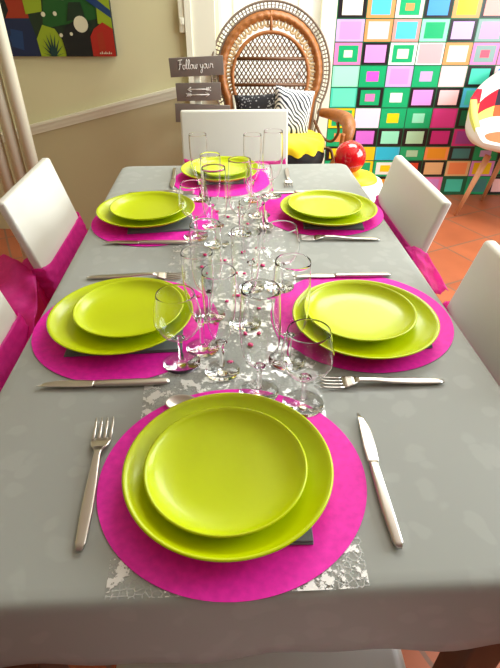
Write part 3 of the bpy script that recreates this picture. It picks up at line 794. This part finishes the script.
# glasses
def glass_root(kind, label, x, y, group):
    return thing(kind, label, 'glass', (x, y, TZ+.0022), rnd.uniform(0, 6), group)
def foot_bm(r, zs):
    return lathe(bmesh.new(), [(0, .0), (r*.98, .0), (r, .0010), (r*.97, .0019), (r*.6, .0028), (r*.28, .0045), (.0058, .0085), (.0042, .014), (.0, zs)], 48)
def bowl_shell(prof, th=.0007):
    inner = [(max(0, r-th), z + (th*1.6 if i < 2 else 0)) for i, (r, z) in enumerate(prof)]
    return prof + [(prof[-1][0]-th*.3, prof[-1][1]+th*.5), (prof[-1][0]-th*.7, prof[-1][1]+th*.5)] + inner[::-1]
def smoothp(P, n=5):
    return [(max(0, v.x), v.y) for v in catmull([(a, c, 0) for a, c in P], n)]
GK = {}
def make_kind(kind, bowl, footr, z_stem, label, x, y, group):
    t = glass_root(kind, label, x, y, group)
    b = bmesh.new(); lathe(b, bowl_shell(smoothp(bowl)), 56); bmesh.ops.remove_doubles(b, verts=b.verts, dist=1e-6); bmesh.ops.recalc_face_normals(b, faces=b.faces); obj('bowl', b, M['bowl_glass'], t)
    b = bmesh.new(); lathe(b, [(0, .0075), (.0046, .009), (.0040, z_stem*.5), (.0040, z_stem*.8), (.0052, z_stem-.003), (.0095, z_stem+.0015), (.006, z_stem+.003), (0, z_stem+.0036)], 20); obj('stem', b, M['stem_glass'], t)
    b = bmesh.new(); lathe(b, [(0, 0), (footr*.98, 0), (footr, .0010), (footr*.97, .0020), (footr*.6, .0032), (footr*.28, .0052), (.0048, .0090), (0, .0095)], 48); obj('foot', b, M['stem_glass'], t)
    return t
SPEC = {
 'balloon_glass': ([(0, .052), (.010, .053), (.024, .060), (.0350, .076), (.0380, .091), (.0350, .112), (.0295, .134)], .031, .050),
 'wine_glass': ([(0, .052), (.010, .0535), (.021, .064), (.027, .084), (.0295, .112), (.0285, .150), (.0265, .185)], .0305, .050),
 'champagne_flute': ([(0, .058), (.006, .060), (.014, .070), (.0215, .098), (.0245, .13), (.0252, .160), (.0246, .183)], .0285, .056)}
GL = {'balloon_glass': 'clear balloon wine glasses', 'wine_glass': 'tall clear wine glasses', 'champagne_flute': 'clear champagne flutes'}
def glass(kind, x, y, label):
    if kind not in GK: GK[kind] = make_kind(kind, *SPEC[kind], label, x, y, GL[kind]); return GK[kind]
    return dup(GK[kind], (x, y, TZ+.0022), rnd.uniform(0, 6), label, GL[kind])
glass('balloon_glass', -.084, .655, 'round clear balloon glass on the nearer left placemat')
glass('champagne_flute', -.050, .696, 'clear champagne flute beside the balloon glass on the nearer left placemat')
glass('champagne_flute', -.016, .632, 'clear champagne flute above the near end plates, left of the wine glass')
glass('wine_glass', .041, .577, 'tall clear wine glass nearest the near end plates')
glass('balloon_glass', .106, .548, 'round clear balloon glass by the fork of the nearer right setting')
glass('wine_glass', .094, .655, 'tall clear wine glass beside the nearer right plates')
glass('wine_glass', -.040, .800, 'tall clear wine glass mid runner beside the nearer left plates')
glass('champagne_flute', .028, .770, 'clear champagne flute mid runner between the two nearer side settings')
glass('balloon_glass', .104, .905, 'round clear balloon glass by the knife tip of the nearer right setting')
glass('champagne_flute', .045, .905, 'clear champagne flute mid runner beside the balloon glass at the knife tip')
glass('balloon_glass', -.082, 1.165, 'round clear balloon glass by the knife of the farther left setting')
glass('wine_glass', -.030, 1.120, 'tall clear wine glass mid runner between the four side settings')
glass('champagne_flute', -.040, 1.230, 'clear champagne flute mid runner beside the farther left plates')
glass('wine_glass', .030, 1.180, 'tall clear wine glass mid runner near the farther right spoon')
glass('champagne_flute', -.078, 1.430, 'clear champagne flute beside the knife of the far end setting')
glass('balloon_glass', .085, 1.300, 'round clear balloon glass beside the farther right plates')
glass('champagne_flute', .072, 1.420, 'clear champagne flute right of the far end plates')
glass('wine_glass', .132, 1.450, 'tall clear wine glass by the fork of the far end setting')

# confetti pearls on the runner
spots = [(-.003, .652), (.032, .70), (.022, .735), (.05, .735), (-.03, .77), (.055, .82), (-.005, .85), (.016, .87), (.032, .965), (.012, .968), (-.05, .97), (-.062, 1.0), (-.01, 1.03), (.06, 1.03), (-.055, 1.06), (.03, 1.07), (.075, 1.09), (0, 1.29), (-.03, 1.33), (.03, 1.36), (.05, 1.24), (.0, 1.44), (-.065, .87), (.075, 1.0)]
first = None
for k, (x, y) in enumerate(spots):
    if first is None:
        b = bmesh.new(); lathe(b, [(0, 0), (.0045, .0004), (.0058, .0020), (.0050, .0038), (.0028, .0049), (0, .0053)], 16); o = obj('decor_pearl', b, M['confetti']); first = o
    else: o = first.copy(); COL.objects.link(o)
    o.location = (x, y, TZ+.0010); s = rnd.uniform(.65, .95); o.scale = (s*1.2, s, s); o.rotation_euler = (0, 0, rnd.uniform(0, 3))
    tag(o, 'small pink decorative pearl scattered on the silver runner', 'decoration', 'pink pearls on the runner')

# ------------------------------------------------------------------ white dining chairs with fuchsia sashes
BL = math.radians(15); CW = .395; CTOP = .832
def by(z): return -.19 - (z-.45)*math.tan(BL)
def chair_first(label, loc, rz):
    t = thing('dining_chair', label, 'chair', loc, rz, 'white dining chairs')
    b = bmesh.new(); box(b, (0, -.035, .445), (CW+.025, .34, .07), .022, 4); obj('seat', b, M['leather'], t)
    b = bmesh.new(); sh = Matrix(((1, 0, 0), (0, 1, -math.tan(BL)), (0, 0, 1)))
    box(b, (0, by((.40+CTOP)/2)-.012, (.40+CTOP)/2), (CW, 0.024, CTOP-.40), .007, 3, mtx=sh); obj('backrest', b, M['leather'], t)
    for sx in (-1, 1):
        for yy in (-.165, .105):
            b = bmesh.new(); tube(b, [(sx*.178, yy, .415), (sx*.182, yy*1.03, 0)], [.019, .013], 12); obj('leg', b, M['chair_leg'], t)
    return t
CH = [((.030, .205), 0, 'white dining chair under the near end of the table'),
      ((-.255, .795), -90, 'white dining chair on the left, nearer of the two'),
      ((-.258, 1.405), -90, 'white dining chair on the left, farther one beside the heating pipes'),
      ((.245, .745), 90, 'white dining chair on the right, nearer of the two'),
      ((.238, 1.368), 90, 'white dining chair on the right, farther one near the patchwork armchair'),
      ((.035, 1.76), 180, 'white dining chair at the far end before the peacock chair')]
c0 = None
for (x, y), rz, lab in CH:
    if c0 is None: c0 = chair_first(lab, (x, y, 0), math.radians(rz))
    else:
        c = dup(c0, (x, y, 0), math.radians(rz), lab)
        if rz == 180: c.scale = (1.06, 1.03, 1.05)
        if x > .2 and y > 1: c.scale = (1.07, 1, 1)
def sash(label, x, y, rz, z0, z1, loops, extra=None):
    t = thing('chair_sash', label, 'sash', (x, y, 0), math.radians(rz), 'fuchsia chair sashes')
    b = bmesh.new()
    def f(u, v):
        a = u*4; z = z0 + (z1-z0)*v
        hw, hd = CW/2+.004, .016
        # rounded rectangle round the backrest
        an = 2*math.pi*u; c, s = math.cos(an), math.sin(an)
        px = hw*math.copysign(abs(c)**.18, c); py = hd*math.copysign(abs(s)**.18, s)
        wr = .0022*math.sin(v*26 + 3*math.sin(an*2)) + .0015*math.sin(v*47 + an*3)
        k = 1 + wr/hw; py += math.copysign(abs(wr) + .0015, s)
        return (px*k, by(z)-.012 + py, z + .006*math.sin(an*2 + v))
    grid(b, f, 96, 18, cu=True); o = obj('band', b, M['tulle'], t); solid(o, .0008, 1)
    zm = (z0+z1)/2; yb = by(zm)-.036
    b = bmesh.new(); lathe(b, [(0, -.03), (.018, -.026), (.026, -.01), (.026, .012), (.017, .028), (0, .032)], 16); o = obj('knot', b, M['tulle'], t); o.location = (0, yb-.005, zm)
    for sx, L, h, drop in loops:
        b = bmesh.new()
        def g(u, v, sx=sx, L=L, h=h, drop=drop):
            an = 2*math.pi*v; q = math.sin(math.pi*min(1, u*.62))**.8
            X = sx*(.015 + L*u)
            hh = (.02 + h*q*(.5))*1.0
            return (X, yb - .012 - (.006 + .035*q)*math.cos(an) - .015*u + .008*math.sin(u*14 + v*9), zm + hh*math.sin(an) - drop*u*u + .007*math.sin(v*22 + u*6)*u)
        grid(b, g, 22, 22); bmesh.ops.remove_doubles(b, verts=b.verts, dist=1e-5); o = obj('bow_loop', b, M['tulle'], t); solid(o, .0006, 0)
    for sx in (-1, 1):
        b = bmesh.new()
        def g2(u, v, sx=sx):
            w = .03 + .09*u
            return (sx*(.01 + .07*u) + (v-.5)*w, yb - .018 - .03*u + .012*math.sin(v*9 + u*3)*(u+.1), zm - .02 - .30*u + .02*v)
        grid(b, g2, 16, 12); o = obj('tail', b, M['tulle'], t); solid(o, .0006, 0)
    if extra: extra(t)
    return t
def drape(quad, amp, name, t, n=22, seed=0.0):
    P00, P10, P11, P01 = map(Vector, quad)
    nm = ((P10-P00).cross(P01-P00)).normalized()
    inv = (Matrix.Translation(t.location) @ Matrix.Rotation(t.rotation_euler.z, 4, 'Z')).inverted()
    b = bmesh.new()
    def f(u, v):
        p = P00*(1-u)*(1-v) + P10*u*(1-v) + P11*u*v + P01*(1-u)*v
        p = p + nm*amp*(math.sin(u*7+v*4+seed) + .6*math.sin(v*13-u*5+seed*2) + .35*math.sin(u*23+v*17))
        return inv @ p
    grid(b, f, n, n); o = obj(name, b, M['tulle'], t); solid(o, .0006, 0); return o
def left_veil(t):
    drape([(-.70, 1.33, .655), (-.525, 1.215, .645), (-.43, .90, .600), (-.64, .96, .530)], .010, 'bow_veil', t, seed=.4)
def right_tail(t):
    drape([(.470, 1.21, .700), (.505, 1.13, .712), (.492, .945, .705), (.468, .965, .690)], .004, 'hanging_end', t, 12, 1.0)
SA = [(0, .545, .665, [(1, .22, .13, .05), (-1, .22, .13, .05)], None),
      (1, .520, .650, [(1, .20, .14, .05), (-1, .20, .14, .05)], None),
      (2, .525, .648, [(1, .20, .14, .05), (-1, .18, .14, .05)], left_veil),
      (3, .560, .672, [(1, .18, .12, .05), (-1, .18, .12, .05)], None),
      (4, .600, .700, [(1, .12, .10, .04)], right_tail),
      (5, .575, .700, [(1, .17, .12, .05), (-1, .17, .12, .05)], None)]
SL = ['fuchsia tulle sash tied round the near end chair', 'fuchsia tulle sash round the nearer left chair', 'fuchsia tulle sash with a loose veil round the farther left chair',
      'fuchsia tulle sash round the nearer right chair', 'fuchsia tulle sash with a hanging end round the farther right chair', 'fuchsia tulle sash round the chair at the far end']
for (k, z0, z1, loops, ex), lab in zip(SA, SL):
    (x, y), rz, _ = CH[k]; sash(lab, x, y, rz, z0, z1, loops, ex)

# ------------------------------------------------------------------ light
w = bpy.data.worlds.new('World'); sc.world = w; w.use_nodes = True
bg = w.node_tree.nodes['Background']; bg.inputs[0].default_value = (.93, .97, 1.0, 1); bg.inputs[1].default_value = .5
def area(name, loc, target, sx, sy, power, col):
    l = bpy.data.lights.new(name, 'AREA'); l.shape = 'RECTANGLE'; l.size = sx; l.size_y = sy; l.energy = power; l.color = col
    o = bpy.data.objects.new(name, l); COL.objects.link(o); o.location = loc
    o.rotation_euler = (Vector(target)-Vector(loc)).to_track_quat('-Z', 'Y').to_euler(); return o
area('window_daylight', W(S1-.06, 1.6, 1.55), W(0, 1.6, 1.2), 2.1, 1.35, 92, (.91, .985, 1))
area('overhead_glare_light', W(.85, 2.75, ZC-.03), W(.85, 2.75, 0), 1.5, 1.0, 51, (.98, 1, .97))  # added area light for the glare on the plates, no fixture known

# ------------------------------------------------------------------ camera
cam = bpy.data.cameras.new('camera'); co = bpy.data.objects.new('camera', cam); COL.objects.link(co)
cam.sensor_fit = 'HORIZONTAL'; cam.sensor_width = 36; cam.lens = 36*495/500.0
co.location = (0, 0, 1.27)
co.rotation_euler = (math.radians(90-35.2), 0, -PSI)
cam.clip_start = .02
sc.camera = co
sc.view_settings.view_transform = 'Standard'; sc.view_settings.look = 'None'; sc.view_settings.exposure = 0.14; sc.view_settings.gamma = 1
sc.view_settings.use_curve_mapping = False
sc.cycles.max_bounces = 12; sc.cycles.transparent_max_bounces = 40; sc.cycles.transmission_bounces = 12
sc.cycles.use_denoising = True
